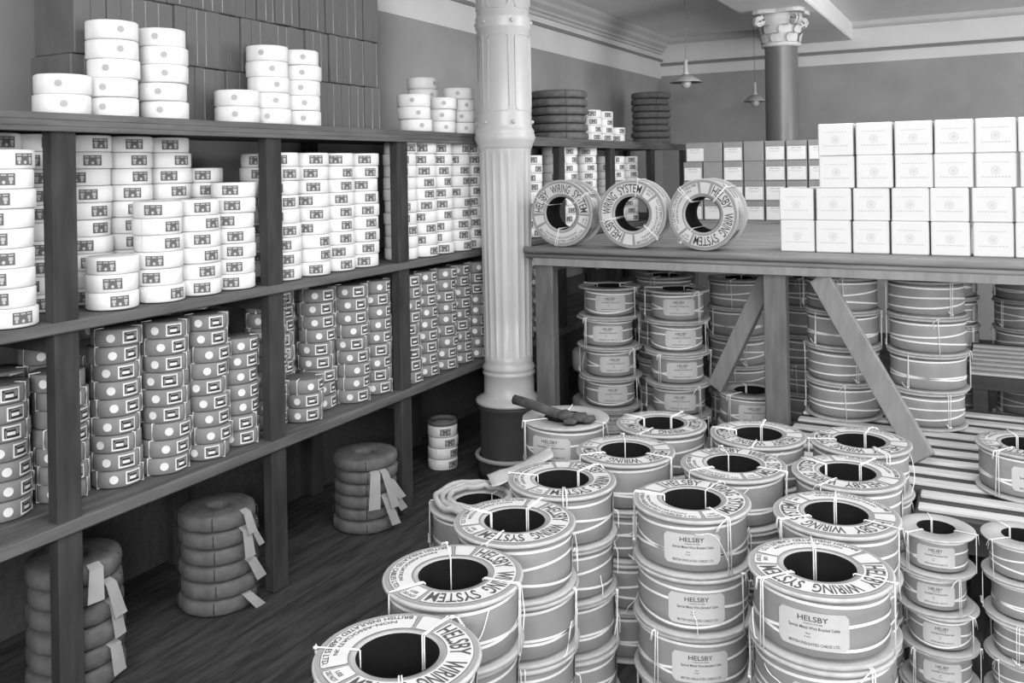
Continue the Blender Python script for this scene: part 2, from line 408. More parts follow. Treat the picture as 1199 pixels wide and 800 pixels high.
# top of the shelving: (x, y, count, words)
TOPS = [(-2.40, 1.555, 2, 'two by the left edge above the shelving'), (-2.385, 1.835, 5, 'left tall stack on top of shelving', ), (-2.385, 2.025, 5, 'right tall stack of the left cluster on shelving top'),
        (-2.385, 2.345, 2, 'low stack left of the middle cluster on shelving top'), (-2.385, 2.505, 5, 'first tall stack in middle cluster on shelving top'), (-2.385, 2.675, 5, 'second tall stack in middle cluster on shelving top'),
        (-2.39, 3.47, 3, 'stack left end of the cluster beside the column top'), (-2.40, 3.72, 3, 'middle stack of the cluster beside the column'), (-2.40, 3.885, 4, 'stack touching the column on shelving top')]
TOPS[0] = (-2.39, 1.672, 2, 'left end of the shelving top')
for x, y, n, wd in TOPS:
    stack_cartons(P_top, x, y, 1.577, n, TH, wd, 'white cartons on top of the shelving', jit=.006, spread=.35, turn=-.35)
stack_cartons(P_top, -2.56, 3.79, 1.573, 5, TH, 'rear stack beside the column on shelving top', 'white cartons on top of the shelving')
# middle shelf, bays between posts (near to far)
MZ = .993
def mid(x, y, n, wd, **k): stack_cartons(P_white, x, y, MZ, n, WH, wd, 'white labelled cartons on the middle shelf', spread=.55, turn=-.1, **k)
mid(-2.385, 1.485, 9, 'front stack left of the first post, middle shelf'); mid(-2.57, 1.56, 10, 'rear stack left of the first post, middle shelf')
for i, (y, w_) in enumerate(((1.70, 'first'), (1.866, 'second'), (2.03, 'third'), (2.19, 'fourth'), (2.345, 'fifth'))):
    mid(-2.565, y, 10 if i < 4 else 8, '%s rear stack past the first post, middle shelf' % w_)
for i, (x, y, n, w_) in enumerate(((-2.395, 1.72 + .11, 3, 'low first'), (-2.385, 1.993, 6, 'second'), (-2.385, 2.155, 6, 'third'), (-2.385, 2.318, 7, 'fourth'))):
    mid(x, y, n, '%s front stack past the first post, middle shelf' % w_)
for i, y in enumerate((2.56, 2.725, 2.885, 3.045, )):
    mid(-2.40 + .008 * (i % 2), y + .01, 9, '%s front stack between second and third posts, middle shelf' % ORD[i + 1].replace('second', 'first').replace('third', 'second').replace('fourth', 'third').replace('fifth', 'last'))
mid(-2.57, 2.64, 9, 'rear stack just past the second post, middle shelf')
mid(-2.57, 3.13, 9, 'rear stack just before the third post, middle shelf')
for i, y in enumerate((3.365, 3.52, 3.675, 3.83, 3.985)):
    mid(-2.40 + .008 * (i % 2), y - .01, 10, '%s front stack between third post and column, middle shelf' % ('first', 'second', 'third', 'fourth', 'last')[i])
for i, y in enumerate((4.21, 4.37, 4.53, 4.69)):
    mid(-2.42, y, 9, '%s stack of the bay just behind the column, middle shelf' % ('first', 'second', 'third', 'last')[i])
for i, y in enumerate((5.03, 5.20, 5.52)):
    mid(-2.42, y, 10, '%s stack in the distant bay past the column, middle shelf' % ('first', 'second', 'last')[i])
for i, y in enumerate((5.87, 6.03, 6.30)):
    mid(-2.42, y, 9, '%s stack in the farthest stocked bay, middle shelf' % ('first', 'second', 'last')[i])
for y, n, w_ in ((5.68, 3, 'near stack'), (5.90, 3, 'middle stack'), (6.12, 2, 'low far stack')):
    stack_cartons(P_white, -2.45, y, 1.577, n + (1 if n == 3 else 0), WH, '%s on the distant shelving top' % w_, 'labelled cartons on the distant shelving top')
# bottom shelf, grey cartons
BZ = .433
def low(x, y, n, wd, **k): stack_cartons(P_grey, x, y, BZ, n, GH, wd, 'grey labelled cartons on the bottom shelf', jit=.006, spread=.45, turn=-.05, **k)
low(-2.52, 1.545, 7, 'left stack before the first post, bottom shelf'); low(-2.68, 1.64, 7, 'rear stack before the first post, bottom shelf')
for i, (x, y, n) in enumerate(((-2.50, 1.72, 7), (-2.455, 1.88, 9), (-2.415, 2.035, 9), (-2.40, 2.195, 9), (-2.42, 2.350, 7))):
    low(x, y, n, '%s front stack past the first post, bottom shelf' % ('first', 'second', 'third', 'fourth', 'last')[i])
for i, (x, y, n) in enumerate(((-2.66, 1.78, 8), (-2.62, 1.95, 9), (-2.58, 2.11, 9), (-2.58, 2.27, 9))):
    low(x, y, n, '%s rear stack past the first post, bottom shelf' % ('first', 'second', 'third', 'fourth', 'last')[i])
for i, (x, y, n) in enumerate(((-2.47, 2.555, 9), (-2.40, 2.69, 3), (-2.47, 2.845, 9), (-2.41, 2.99, 9), (-2.41, 3.148, 9))):
    low(x, y, n, '%s front stack between second and third posts, bottom shelf' % ('first', 'low', 'middle', 'fourth', 'last')[i])
for i, (x, y, n) in enumerate(((-2.56, 2.70, 9), (-2.64, 2.92, 9), (-2.58, 3.07, 9))):
    low(x, y, n, '%s rear stack between second and third posts, bottom shelf' % ('first', 'second', 'last')[i])
for i, y in enumerate((3.355, 3.51, 3.665, 3.82, 3.975)):
    low(-2.39 - .012 * (i % 2), y, 9, '%s front stack between third post and column, bottom shelf' % ('first', 'second', 'third', 'fourth', 'last')[i])
for i, y in enumerate((4.21, 4.37, 4.53, 4.69)):
    low(-2.42, y, 8, '%s stack of the bay just behind the column, bottom shelf' % ('first', 'second', 'third', 'last')[i])
# small stack on the floor under the shelving
stack_cartons(P_white, -2.50, 3.83, FZ + .002, 4, .056, 'four on the floor left of the column pedestal', 'cartons on the floor by the column')
ring = MB(); ring.lathe([(.06, 0), (.076, 0), (.078, .01), (.070, .022), (.06, .02)], 28, closed=True); ro = ring.obj('dark_ring', 'coil'); ro.location = (-2.50, 3.83, FZ + .002 + 4 * .056)
tag(ro, 'dark ring lying on the floor stack of white cartons beside the pedestal', 'ring')
for p in (P_white, P_grey, P_top): remove_tree(p)

# ---------------------------------------------------------------- brown paper parcels on the shelving top
def parcel(thk, hh, dd):
    root = empty('flat_parcel')
    b = MB(); b.box((-dd, 0, 0), (0, thk, hh), 0, c=.003); b.obj('wrapping', 'parcel', root)
    b = MB(); b.box((-.004, thk - .004, .004), (.0012, thk - .0005, hh - .004), 0); b.obj('paper_seam', 'pedge', root); return root
PP = [parcel(t, .205, .20) for t in (.050, .058, .044)]
for row in range(3):
    y = 1.77 + .01 * row; k = 0
    while y < 3.30:
        i = rnd.randrange(3); t = (.050, .058, .044)[i]; p = copy_tree(PP[i]); tilt = rnd.uniform(-.008, .008) + (.012 if row == 1 else 0)
        p.location = (-2.49 + rnd.uniform(-.008, .008), y, 1.573 + row * .2075); p.rotation_euler.x = 0
        col = int((y - 1.66) / .0) if False else k
        wd = 'lower' if row == 0 else ('middle' if row == 1 else 'upper')
        tag(p, 'dark flat parcel standing on edge, %s from the left in the %s row' % (nth(k + 1), wd), 'parcel', 'parcels in the %s row' % wd)
        if i == 1 or (i == 0 and rnd.random() < .4):
            for ch in list(p.children):
                if ch.name.startswith('paper_seam'): bpy.data.objects.remove(ch)
        y += t + .0015; k += 1
for p in PP: remove_tree(p)
b = MB(); b.box((-2.72, 1.74, 0), (-2.45, 3.33, .022), c=.003); o = b.obj('loose_board', 'post'); o.location = (0, 0, 1.573 + 3 * .2075 + .001); tag(o, 'dark board lying flat on the brown parcels', 'board')

# ---------------------------------------------------------------- wrapped coils
def coil_mesh(R, h, seed):
    b = MB(); rr = random.Random(seed); n = 40; mseg = 16; r = (R - .04) / 1.0
    vs = []; ph = rr.uniform(0, 6)
    wr = 24
    for k in range(n):
        a = 2 * PI * k / n; bul = 1 + .035 * math.sin(3 * a + ph) + .03 * math.sin(wr * a * .5 + ph)
        for j in range(mseg):
            t = 2 * PI * j / mseg; ct, st = math.cos(t), math.sin(t)
            cr = (abs(ct) ** .42) * (1 if ct > 0 else -1); cs = (abs(st) ** .5) * (1 if st > 0 else -1)
            mid_r = R * .62; hw = R * .38
            vs.append(((mid_r + hw * cr * bul) * math.cos(a), (mid_r + hw * cr * bul) * math.sin(a), h / 2 + h / 2 * cs * (.99)))
    fs = [(k * mseg + j, ((k + 1) % n) * mseg + j, ((k + 1) % n) * mseg + (j + 1) % mseg, k * mseg + (j + 1) % mseg) for k in range(n) for j in range(mseg)]
    b.add(vs, fs, 0, True); return b
def ribbon(mb, pts, wdir, w0, w1, mi=0):
    pts = [Vector(p) for p in pts]; wd = Vector(wdir).normalized(); N = len(pts); vs = []
    for i, p in enumerate(pts):
        w_ = w0 + (w1 - w0) * i / (N - 1)
        d = (pts[min(i + 1, N - 1)] - pts[max(i - 1, 0)]).normalized(); nn = d.cross(wd).normalized() * .0008
        for s1 in (-1, 1):
            for s2 in (-1, 1): vs.append(p + wd * w_ / 2 * s1 + nn * s2)
    fs = []
    for i in range(N - 1):
        a, c = i * 4, i * 4 + 4
        fs += [(a, c, c + 1, a + 1), (a + 2, a + 3, c + 3, c + 2), (a, a + 2, c + 2, c), (a + 1, c + 1, c + 3, a + 3)]
    fs += [(0, 1, 3, 2), (4 * N - 4, 4 * N - 2, 4 * N - 1, 4 * N - 3)]
    mb.add(vs, fs, mi)
def coil_stack(x, y, z, n, R, h, wd, group, tags=(), mt='coil'):
    for k in range(n):
        cx = x + rnd.uniform(-.006, .006); cy = y + rnd.uniform(-.006, .006)
        root = empty('cable_coil', (cx, cy, z + k * h), rnd.uniform(0, 6))
        coil_mesh(R * rnd.uniform(.97, 1.03), h * 1.0, k + int(x * 50)).obj('wrapped_ring', mt, root)
        tag(root, '%s paper-wrapped cable coil, %s' % (lvl(k, n), wd), 'coil', group)
        root.rotation_euler.z = 0
        for a in (.6, 2.2, 4.0, 5.4):
            s = MB(); c, t = math.cos(a), math.sin(a); q = [(R * 1.035, h * .25), (R * 1.04, h * .5), (R * 1.02, h * .85), (R * .7, h * 1.0)]
            s.tube([(rad * c, rad * t, zz) for rad, zz in q], .0015, 4)
            s.obj('tie', 'coilseam', root)
        for (kk, ang, ln, wdt, lean) in tags:
            if kk != k: continue
            a = ang; c, t = math.cos(a), math.sin(a); side = Vector((-t, c, 0)); tb = MB(); Rr = R * 1.04
            P0 = Vector((Rr * c * .86, Rr * t * .86, h * 1.02)); P1 = Vector((Rr * c * 1.03, Rr * t * 1.03, h * .85)); P2 = P1 + Vector((c * .008, t * .008, -ln * .5)) + side * lean * .5; P3 = P1 + Vector((c * .016, t * .016, -ln)) + side * lean
            ribbon(tb, [P0, P1, P2, P3], side, wdt * .75, wdt); tb.obj('paper_tag', 'tag', root)
CG = 'wrapped coils under the shelving'
fr = lambda x, y, d=0: face_angle(x, y) + d
coil_stack(-2.475, 1.745, FZ + .001, 6, .135, .062, 'pile in the lower left corner below shelving', CG, [(5, fr(-2.45, 1.7, .42), .09, .05, -.01), (4, fr(-2.45, 1.7, .72), .10, .045, .02), (3, fr(-2.45, 1.7, .80), .10, .045, .005), (1, fr(-2.45, 1.7, .80), .08, .05, .0)])
coil_stack(-2.445, 2.285, FZ + .001, 6, .135, .057, 'tallest pile with hanging tags below the shelving', CG, [(5, fr(-2.44, 2.255, .75), .07, .04, .01), (4, fr(-2.44, 2.255, .70), .09, .045, .0), (4, fr(-2.44, 2.255, .9), .07, .03, .03), (2, fr(-2.44, 2.255, .85), .07, .05, .03), (0, fr(-2.44, 2.255, .75), .05, .045, .04)])
coil_stack(-2.405, 3.07, FZ + .001, 6, .135, .052, 'round pile with splayed tags left of the column', CG, [(4, fr(-2.4, 3.07, .25), .14, .05, -.01), (4, fr(-2.4, 3.07, .55), .15, .04, .04), (3, fr(-2.4, 3.07, .85), .08, .05, .05), (2, fr(-2.4, 3.07, .95), .08, .05, .05), (2, fr(-2.4, 3.07, .6), .12, .045, .04)])
coil_stack(-2.55, 5.38, 1.577, 6, .19, .055, 'dark pile on the shelving top past the column', 'coils on the distant shelving top')
coil_stack(-2.55, 7.2, 1.577, 8, .16, .055, 'farthest pile by the back wall on shelving top', 'coils on the distant shelving top')

# ---------------------------------------------------------------- workbench with braces
TZ = 1.02; BY = 3.80
def workbench():
    root = empty('workbench', (-.6, 4.7, FZ)); tag(root, 'long wooden workbench carrying white boxes and three standing reels', 'workbench')
    def o(mb, name, mt):
        mb.v = [(p[0] + .6, p[1] - 4.7, p[2] - FZ) for p in mb.v]; return mb.obj(name, mt, root)
    X0, X1, Y1 = -1.985, 1.6, 5.72
    b = MB(); yy = BY + .03; k = 0
    while yy < Y1:
        b.box((X0 + .01, yy, TZ - .032), (X1, min(yy + .055, Y1), TZ), c=.006); yy += .063
    o(b, 'bench_top', 'bench')
    b = MB(); b.tube([(X0 - .012, BY + .006, TZ - .014), (X1, BY + .006, TZ - .014)], .017, 10); b.tube([(X0 - .008, BY + .016, TZ - .042), (X1, BY + .016, TZ - .042)], .012, 8); o(b, 'nosing', 'bench')
    b = MB(); b.box((X0 + .03, BY + .012, TZ - .088), (X1, BY + .034, TZ - .05), c=.002); o(b, 'apron', 'brace')
    for (px, nm) in ((-1.912, ''), (-.825, ''), (1.5, '')):
        b = MB(); b.box((px - .047, BY + .036, FZ + .001), (px + .047, BY + .10, TZ - .034), c=.004); o(b, 'leg', 'benchpost')
        b = MB(); b.box((px - .045, Y1 - .1, FZ + .001), (px + .045, Y1 - .03, TZ - .034), c=.004); o(b, 'leg', 'benchpost')
        b = MB(); b.box((px - .03, BY + .1, TZ - .12), (px + .03, Y1 - .1, TZ - .034)); o(b, 'bearer', 'benchpost')
    def plank(p0, p1, wd, th, mt, nrm):
        p0, p1 = Vector(p0), Vector(p1); d = (p1 - p0); L = d.length; d.normalize(); n_ = Vector(nrm); n_ = (n_ - d * n_.dot(d)).normalized(); s_ = d.cross(n_)
        mx = Matrix((s_, n_, d)).transposed().to_4x4(); mx.translation = p0
        b = MB(); b.box((-wd / 2, -th / 2, 0), (wd / 2, th / 2, L), c=.003, mx=mx); o(b, 'brace', mt)
    plank((-.645, BY + .045, .930), (-.240, 3.56, .315), .088, .022, 'brace', (0, 1, .3))
    plank((-.885, 4.0, .90), (-1.16, 4.12, .36), .075, .04, 'brace', (.3, 1, .1))
workbench()

# white boxes on the bench
def white_box():
    root = empty('white_box'); w_, d_, h_ = .139, .139, .1355
    b = MB(); b.box((-w_ / 2, 0, 0.0005), (w_ / 2, d_, h_), 0, c=.004); b.obj('carton_body', ['boxw'], root)
    b = MB(); yy = -.0006
    for r1, r0 in ((.0165, .0140), (.0095, .0075)):
        n = 20; vs = [(r * math.cos(2 * PI * k / n), yy, h_ / 2 + r * math.sin(2 * PI * k / n)) for r in (r1, r0) for k in range(n)]
        b.add(vs, [(k, (k + 1) % n, n + (k + 1) % n, n + k) for k in range(n)])
    b.box((-.004, yy, h_ / 2 - .004), (.004, yy + .0002, h_ / 2 + .004))
    for i in range(9):
        b.box((-.045 + i * .0103, yy, .098), (-.045 + i * .0103 + .007, yy + .0002, .1015)); 
        b.box((-.050 + i * .0115, yy, .040), (-.050 + i * .0115 + .008, yy + .0002, .0445))
    b.obj('emblem', 'faint', root)
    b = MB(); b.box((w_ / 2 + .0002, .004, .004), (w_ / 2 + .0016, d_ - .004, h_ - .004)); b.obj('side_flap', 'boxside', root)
    return root
wb = white_box()
for row in range(4):
    n0 = -.747 if row < 2 else -.583
    for k in range(8 if row < 2 else 7):
        c = copy_tree(wb); c.location = (n0 + k * .1475 + rnd.uniform(-.003, .003) , BY + .14 + rnd.uniform(-.003, .003), TZ + .0005 + row * .1358); c.rotation_euler.z = rnd.uniform(-.02, .02)
        tag(c, 'white cubic box, %s of white block, %s from its left end' % (('bottom row', 'second row up', 'third row up', 'top row')[row], ('first', 'second', 'third', 'fourth', 'fifth', 'sixth', 'seventh', 'eighth')[k]), 'box', 'white boxes on the bench')
remove_tree(wb)

# rear table with brown boxes
def rear_table():
    root = empty('rear_table', (-.9, 6.35, FZ)); tag(root, 'plain dark table behind the bench carrying small brown boxes', 'table')
    for nm, a, c_, mt in [('table_top', (-1.15, -.36, TZ - FZ - .03), (1.6, .12, TZ - FZ), 'bench'), ('apron', (-1.1, -.34, TZ - FZ - .13), (1.55, -.32, TZ - FZ - .031), 'benchpost')] + [('leg', (x, y, .001), (x + .06, y + .06, TZ - FZ - .031), 'benchpost') for x in (-1.1, 1.48) for y in (-.31, .04)]:
        b = MB(); b.box(a, c_, c=.003); b.obj(nm, mt, root)
rear_table()
def brown_box(lab):
    root = empty('brown_box'); w_, h_ = .131, .1325
    b = MB(); b.box((-w_ / 2, 0, .0005), (w_ / 2, .16, h_), c=.003); b.obj('carton_body', 'brown', root)
    if lab:
        b = MB(); b.box((-w_ / 2 + .008, -.0012, .008), (w_ / 2 - .006, -.0002, .094), 0)
        for i, (x0, x1, z) in enumerate(((-.035, -.006, .080), (0, .034, .080), (-.045, .045, .068), (-.03, .03, .060))): b.box((x0, -.0018, z), (x1, -.0011, z + (.006 if i < 2 else .002)), 1)
        b.obj('label', ['boxlab', 'inkmid'], root)
        b = MB(); b.box((-w_ / 2 + .006, -.004, .098), (w_ / 2 - .004, -.0005, .104)); b.obj('lid_edge', 'brown', root)
    return root
bb = [brown_box(False), brown_box(True)]
PLAIN = {(3, 1), (2, 1), (3, 3), (2, 3)}
for row in range(4):
    for k in range(7):
        c = copy_tree(bb[0 if (row, k) in PLAIN else 1]); xx = -1.835 + k * .1395
        if row == 3 and k == 0: xx += .02
        c.location = (xx, 6.02 + rnd.uniform(-.004, .004), TZ + .0006 + row * .133)
        tag(c, '%s, %s of brown block, %s from left' % ('plain brown box' if (row, k) in PLAIN else 'brown box with white label', ('bottom row', 'second row up', 'third row up', 'top row')[row], ('first', 'second', 'third', 'fourth', 'fifth', 'sixth', 'seventh', 'eighth', 'ninth')[k]), 'box', 'brown boxes on the rear table')
for p in bb: remove_tree(p)

# slatted platform
PZ = .30
def platform():
    root = empty('slatted_platform', (.3, 3.9, FZ)); tag(root, 'low dark platform topped with white slats below the bench, right side', 'platform')
    X0, X1, Y0, Y1 = -.54, 1.3, -.83, .55; XR = -1.07
    b = MB(); b.box((X0, Y0, PZ - FZ - .05), (X1, -.59, PZ - FZ - .012), c=.003); b.obj('deck', 'deck', root)
    b = MB(); b.box((XR, -.588, PZ - FZ - .05), (X1, Y1, PZ - FZ - .012), c=.003); b.obj('deck', 'deck', root)
    yy = Y0 + .03
    while yy < Y1 - .06:
        b = MB(); b.box(((X0 if yy < -.6 else XR) + .01, yy, PZ - FZ - .0115), (X1 - .01, yy + .052, PZ - FZ), c=.002); b.obj('slat', 'slat', root); yy += .122
    b = MB(); b.box((X0, Y0 + .02, PZ - FZ - .12), (X1, Y0 + .045, PZ - FZ - .051)); b.obj('apron', 'deck', root)
    for x, y in ((X0 + .03, Y0 + .06), (X1 - .09, Y0 + .06), (XR + .03, Y1 - .1), (X1 - .09, Y1 - .1)):
        b = MB(); b.box((x, y, .001), (x + .06, y + .06, PZ - FZ - .051)); b.obj('leg', 'deck', root)
platform()
def rear_rack():
    root = empty('slatted_rack', (.5, 4.85, FZ)); tag(root, 'second slatted rack further back under the bench at right edge', 'rack')
    z = .44 - FZ
    b = MB(); b.box((-.62, -.33, z - .07), (1.0, .5, z - .012)); b.obj('deck', 'deck', root)
    for k in range(7):
        b = MB(); b.box((-.61, -.31 + k * .11, z - .0115), (.98, -.31 + k * .11 + .045, z)); b.obj('slat', 'slat', root)
    for x in (-.60, .9):
        for y in (-.3, .4):
            b = MB(); b.box((x, y, .001), (x + .06, y + .06, z - .071)); b.obj('leg', 'deck', root)
rear_rack()

# ---------------------------------------------------------------- cable reels
RF, RB, RH, FT = .158, .145, .152, .010
def flange_label_mesh():
    b = MB(); z = 0.0006
    def ann(r0, r1, a0, a1, mi, zz, n=None, cap=0):
        n = n or max(2, int(abs(a1 - a0) * 14)); vs = []
        for k in range(n + 1):
            a = a0 + (a1 - a0) * k / n; vs += [(r0 * math.cos(a), r0 * math.sin(a), zz), (r1 * math.cos(a), r1 * math.sin(a), zz)]
        fs = [(2 * k, 2 * k + 1, 2 * k + 3, 2 * k + 2) for k in range(n)]
        b.add(vs, fs, mi)
    ann(.088, .1525, 0, 2 * PI, 0, z, 64)
    D = math.radians
    def panel(a0, a1, r0=.093, r1=.1425):
        ann(r0 - .0012, r1 + .0012, D(a0) - .012, D(a1) + .012, 2, z + .0004)
        ann(r0, r1, D(a0), D(a1), 1, z + .0008)
        # rounded ends: clip the corners with ring colour
        for a, s_ in ((D(a0), 1), (D(a1), -1)):
            for r, t in ((r0, 1), (r1, -1)):
                pts = [(r - t * .0015, a - s_ * .013), (r + t * .006, a - s_ * .013), (r + t * .0018, a + s_ * .018 ), (r - t * .0015, a + s_ * .055)]
                b.add([(q * math.cos(g), q * math.sin(g), z + .0011) for q, g in pts], [(0, 1, 2, 3)], 0)
    panel(-1, 181); panel(185.5, 206); panel(-26, -5.5); panel(210.5, 329.5)
    zz = z + .0016
    def arc(st, a0, a1, r0, r1, mi=2):
        text_map(b, st, lambda u, v: ((r0 + (r1 - r0) * v) * math.cos(D(a0 + (a1 - a0) * u)), (r0 + (r1 - r0) * v) * math.sin(D(a0 + (a1 - a0) * u)), zz), mi)
    arc('HELSBY', 178, 126, .0975, .1385); arc('WIRING', 115, 66, .0975, .1385); arc('SYSTEM', 56, 2, .0975, .1385)
    arc('BRITISH INSULATED CABLES LTD.', 214, 326, .1395, .1275); arc('NON-ASSOCIATION', 228, 312, .1215, .1125)
    arc('DO NOT', 336.5, 352, .138, .128); arc('USE', 339, 349, .122, .113)
    return b.mesh('flange_label', ['fring', 'panel', 'ink'])
FL_ME = flange_label_mesh()
def reel_parts(kind, variant):
    root = empty('cable_reel'); H = RH
    rb = RB if kind == 'wide' else .124
    fp = lambda z: [(.079, z), (RF - .003, z), (RF, z + .002), (RF + .0005, z + FT / 2), (RF, z + FT - .002), (RF - .003, z + FT), (.079, z + FT)]
    for z in (.0005, H - FT - .0008):
        b = MB(); b.lathe(fp(z), 56, closed=True, mis=[0, 1, 1, 1, 1, 0, 1]); b.obj('flange', ['flange', 'rim'], root)
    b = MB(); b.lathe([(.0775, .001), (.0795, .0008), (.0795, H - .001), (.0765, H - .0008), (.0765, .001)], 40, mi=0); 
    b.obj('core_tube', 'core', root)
    b = MB(); rr = random.Random(variant * 5 + 1); ph = rr.uniform(0, 6)
    b.lathe([(rb - .022, FT), (rb - .022, FT + .007), (rb - .004, FT + .0075), (rb, FT + .010), (rb + .0006, H * .35), (rb, H * .5), (rb + .0008, H * .7), (rb, H - FT - .011), (rb - .004, H - FT - .0085), (rb - .022, H - FT - .008), (rb - .022, H - FT - .001)], 64,
            rf=lambda a, z: 1 + .004 * math.sin(5 * a + ph) + .003 * math.sin(13 * a + z * 60)); b.obj('cable_winding', 'wrap', root)
    # white tape bands running round the winding
    specs = {0: [(.126, .004, .3), (.074, -.014, 1.2), (.050, .013, 2.0)], 1: [(.128, .003, 2.5), (.070, .016, .4), (.052, -.012, .7)], 2: [(.124, .004, 4.), (.078, .013, 2.6), (.046, .014, 5.)]}[variant]
    for zc, am, p0 in specs:
        b = MB(); vs = []; n = 64; r = rb * 1.008 + .0012
        for k in range(n):
            a = 2 * PI * k / n; z = zc + am * math.sin(a + p0) + am * .3 * math.sin(2 * a + p0)
            vs += [(r * math.cos(a), r * math.sin(a), z - .0034), (r * math.cos(a), r * math.sin(a), z + .0034)]
        b.add(vs, [(2 * k, 2 * ((k + 1) % n), 2 * ((k + 1) % n) + 1, 2 * k + 1) for k in range(n)], 0, True); b.obj('tape_band', 'twine', root)
    # paper label, centred on angle 0
    b = MB(); r = rb * 1.01 + .0022; ha = .50 if kind == 'wide' else .62; z0, z1 = .036, .114
    b.cyl_patch(r, -ha, ha, z0, z1, 0, 18, .010)
    def T(st, a0, a1, za, zb): text_map(b, st, lambda u, v: ((r + .0008) * math.cos(a0 + (a1 - a0) * u), (r + .0008) * math.sin(a0 + (a1 - a0) * u), za + (zb - za) * v), 1)
    T('HELSBY', -.21, .21, .0945, .1060); T('WIRING SYSTEM', -.13, .13, .0880, .0910)
    T('Special Metal Wire Braided Cable', -.34, .37, .0755, .0840); T('Size', -.10, -.03, .0670, .0705); T('Coils', -.12, -.03, .0600, .0635)
    T('BRITISH INSULATED CABLES LTD.', -.34, .37, .0440, .0500)
    b.obj('paper_label', ['paper', 'ink'], root)
    # twine ties
    angs = {0: (.62, 2.6, -1.75), 1: (-.75, 1.35, 3.4), 2: (.85, -2.2, 2.3)}[variant]
    for i, a in enumerate(angs):
        b = MB(); c, s_ = math.cos(a), math.sin(a); t = Vector((-s_, c, 0))
        for dd in ((-.0025, .0025) if i != 1 else (0,)):
            j = dd; sk = rr.uniform(-.010, .010)
            pts = [Vector((.0745 * c, .0745 * s_, .004)), Vector((.0745 * c, .0745 * s_, H + .001)), Vector((.078 * c, .078 * s_, H + .0022)), Vector(((RF) * c, (RF) * s_, H + .0022)) + t * sk,
                   Vector(((RF + .0025) * c, (RF + .0025) * s_, H - .004)) + t * sk, Vector(((RF + .0025) * c, (RF + .0025) * s_, .003)) + t * (sk + rr.uniform(-.006, .006))]
            b.tube([p + t * j for p in pts], .0017, 5)
        kp = Vector(((RF + .004) * c, (RF + .004) * s_, H + .002)) + t * sk if i != 2 else Vector(((RF + .004) * c, (RF + .004) * s_, .02)) + t * sk
        b.blob(kp, .0055, .0055, .0035)
        if True:
            out = Vector((c, s_, 0))
            for q in range(2):
                d1 = t * rr.uniform(-.03, .03) + out * rr.uniform(.004, .014)
                z1_ = rr.uniform(-.05, -.02) if i != 2 else rr.uniform(.0, .03)
                d1 = t * rr.uniform(-.03, .03) + out * rr.uniform(.001, .004)
                b.tube([kp, kp + d1 * .4 + out * .003, kp + d1 + Vector((0, 0, z1_ * .5)), kp + d1 * 1.3 + Vector((0, 0, z1_))], .0013, 4)
        b.obj('twine_tie', 'twine', root)
    return root
RP = {(k, v): reel_parts(k, v) for k in ('wide', 'narrow') for v in range(3)}
def fl_child(parent, z, rz):
    o = bpy.data.objects.new('flange_label', FL_ME); COL.objects.link(o); o.parent = parent; o.location = (0, 0, z); o.rotation_euler.z = rz; return o
def reel_stack(x, y, z, n, wd, group, kind='wide', lab=None, txt=None, v0=0, scale=1.0, jit=.006, look='grey cable reel', printed=True, sz=None):
    for k in range(n):
        r = copy_tree(RP[(kind, (v0 + k) % 3)]); fa = face_angle(x, y)
        a = (fa + (lab if lab is not None else PI) + rnd.uniform(-.12, .12))
        r.location = (x + (rnd.uniform(-jit, jit) if k < n - 1 else 0), y + (rnd.uniform(-jit, jit) if k < n - 1 else 0), z + k * RH * (sz or scale)); r.rotation_euler.z = a; r.scale = (scale, scale, sz or scale)
        if group == G1 and k >= n - 3: loose_twine(r, k + int(x * 100))
        if k == n - 1 and printed: fl_child(r, RH, (YAW + math.radians((txt or 0) - 180)) - a)
        tag(r, ('%s %s, %s' % (lvl(k, n), look, wd)) if n > 1 else '%s %s' % (look, wd), 'cable reel', group)
FB = FZ + .002
def loose_twine(root, seed):
    rr = random.Random(seed)
    for q in range(2):
        a = rr.uniform(0, 2 * PI) if q else PI * .15 - root.rotation_euler.z; z = rr.uniform(.05, .13); R_ = RB * 1.02 + .003; da = rr.uniform(-.9, .9); pts = []
        for i in range(12):
            t = i / 11; an = a + da * t; rad = R_ + (RF - R_ + .004) * min(1, t * 1.6); pts.append((rad * math.cos(an), rad * math.sin(an), max(.012, z - .09 * t * t + .012 * math.sin(6 * t + seed))))
        b = MB(); b.tube(pts, .0014, 4); b.obj('loose_twine', 'twine', root)
G1 = 'cable reels stacked on the floor in front'
R4 = 4
A = [(-1.0, 1.365, 'stack at the bottom picture edge nearest the viewer', 50, 0), (-1.085, 1.695, 'left row second stack from the front', 65, 1), (-1.105, 2.025, 'left row third stack from the front', 45, 2),
     (-1.125, 2.355, 'left row fourth stack from the front', 70, 0), (-1.055, 2.685, 'left row fifth stack from the front', -10, 1), (-1.05, 3.02, 'left row rearmost stack before the bench', 10, 2)]
for x, y, wd, tx, v in A: reel_stack(x, y, FB, 4, wd, G1, lab=1.9, txt=tx, v0=v)
Bq = [(-.74, 2.365, 'front stack of the middle row facing us with labels', 120, .10), (-.712, 2.700, 'second stack of the middle row', 118, 1.9), (-.715, 3.035, 'rear stack of the middle row before the bench leg', -30, 2.2)]
for i, (x, y, wd, tx, la) in enumerate(Bq): reel_stack(x, y, FB, 4, wd, G1, lab=la, txt=tx, v0=i)
Cq = [(-.36, 2.095, 'front stack of the right row, large paper labels', -2, .0), (-.375, 2.432, 'second stack of the right row', -35, -.25), (-.393, 2.77, 'third stack of the right row', -60, 1.9), (-.40, 3.11 - .01, 'rear stack of the right row by the diagonal brace', -40, 2.4)]
for i, (x, y, wd, tx, la) in enumerate(Cq): reel_stack(x, y, FB, 4, wd, G1, lab=la, txt=tx, v0=i + (1 if i == 0 else 0))
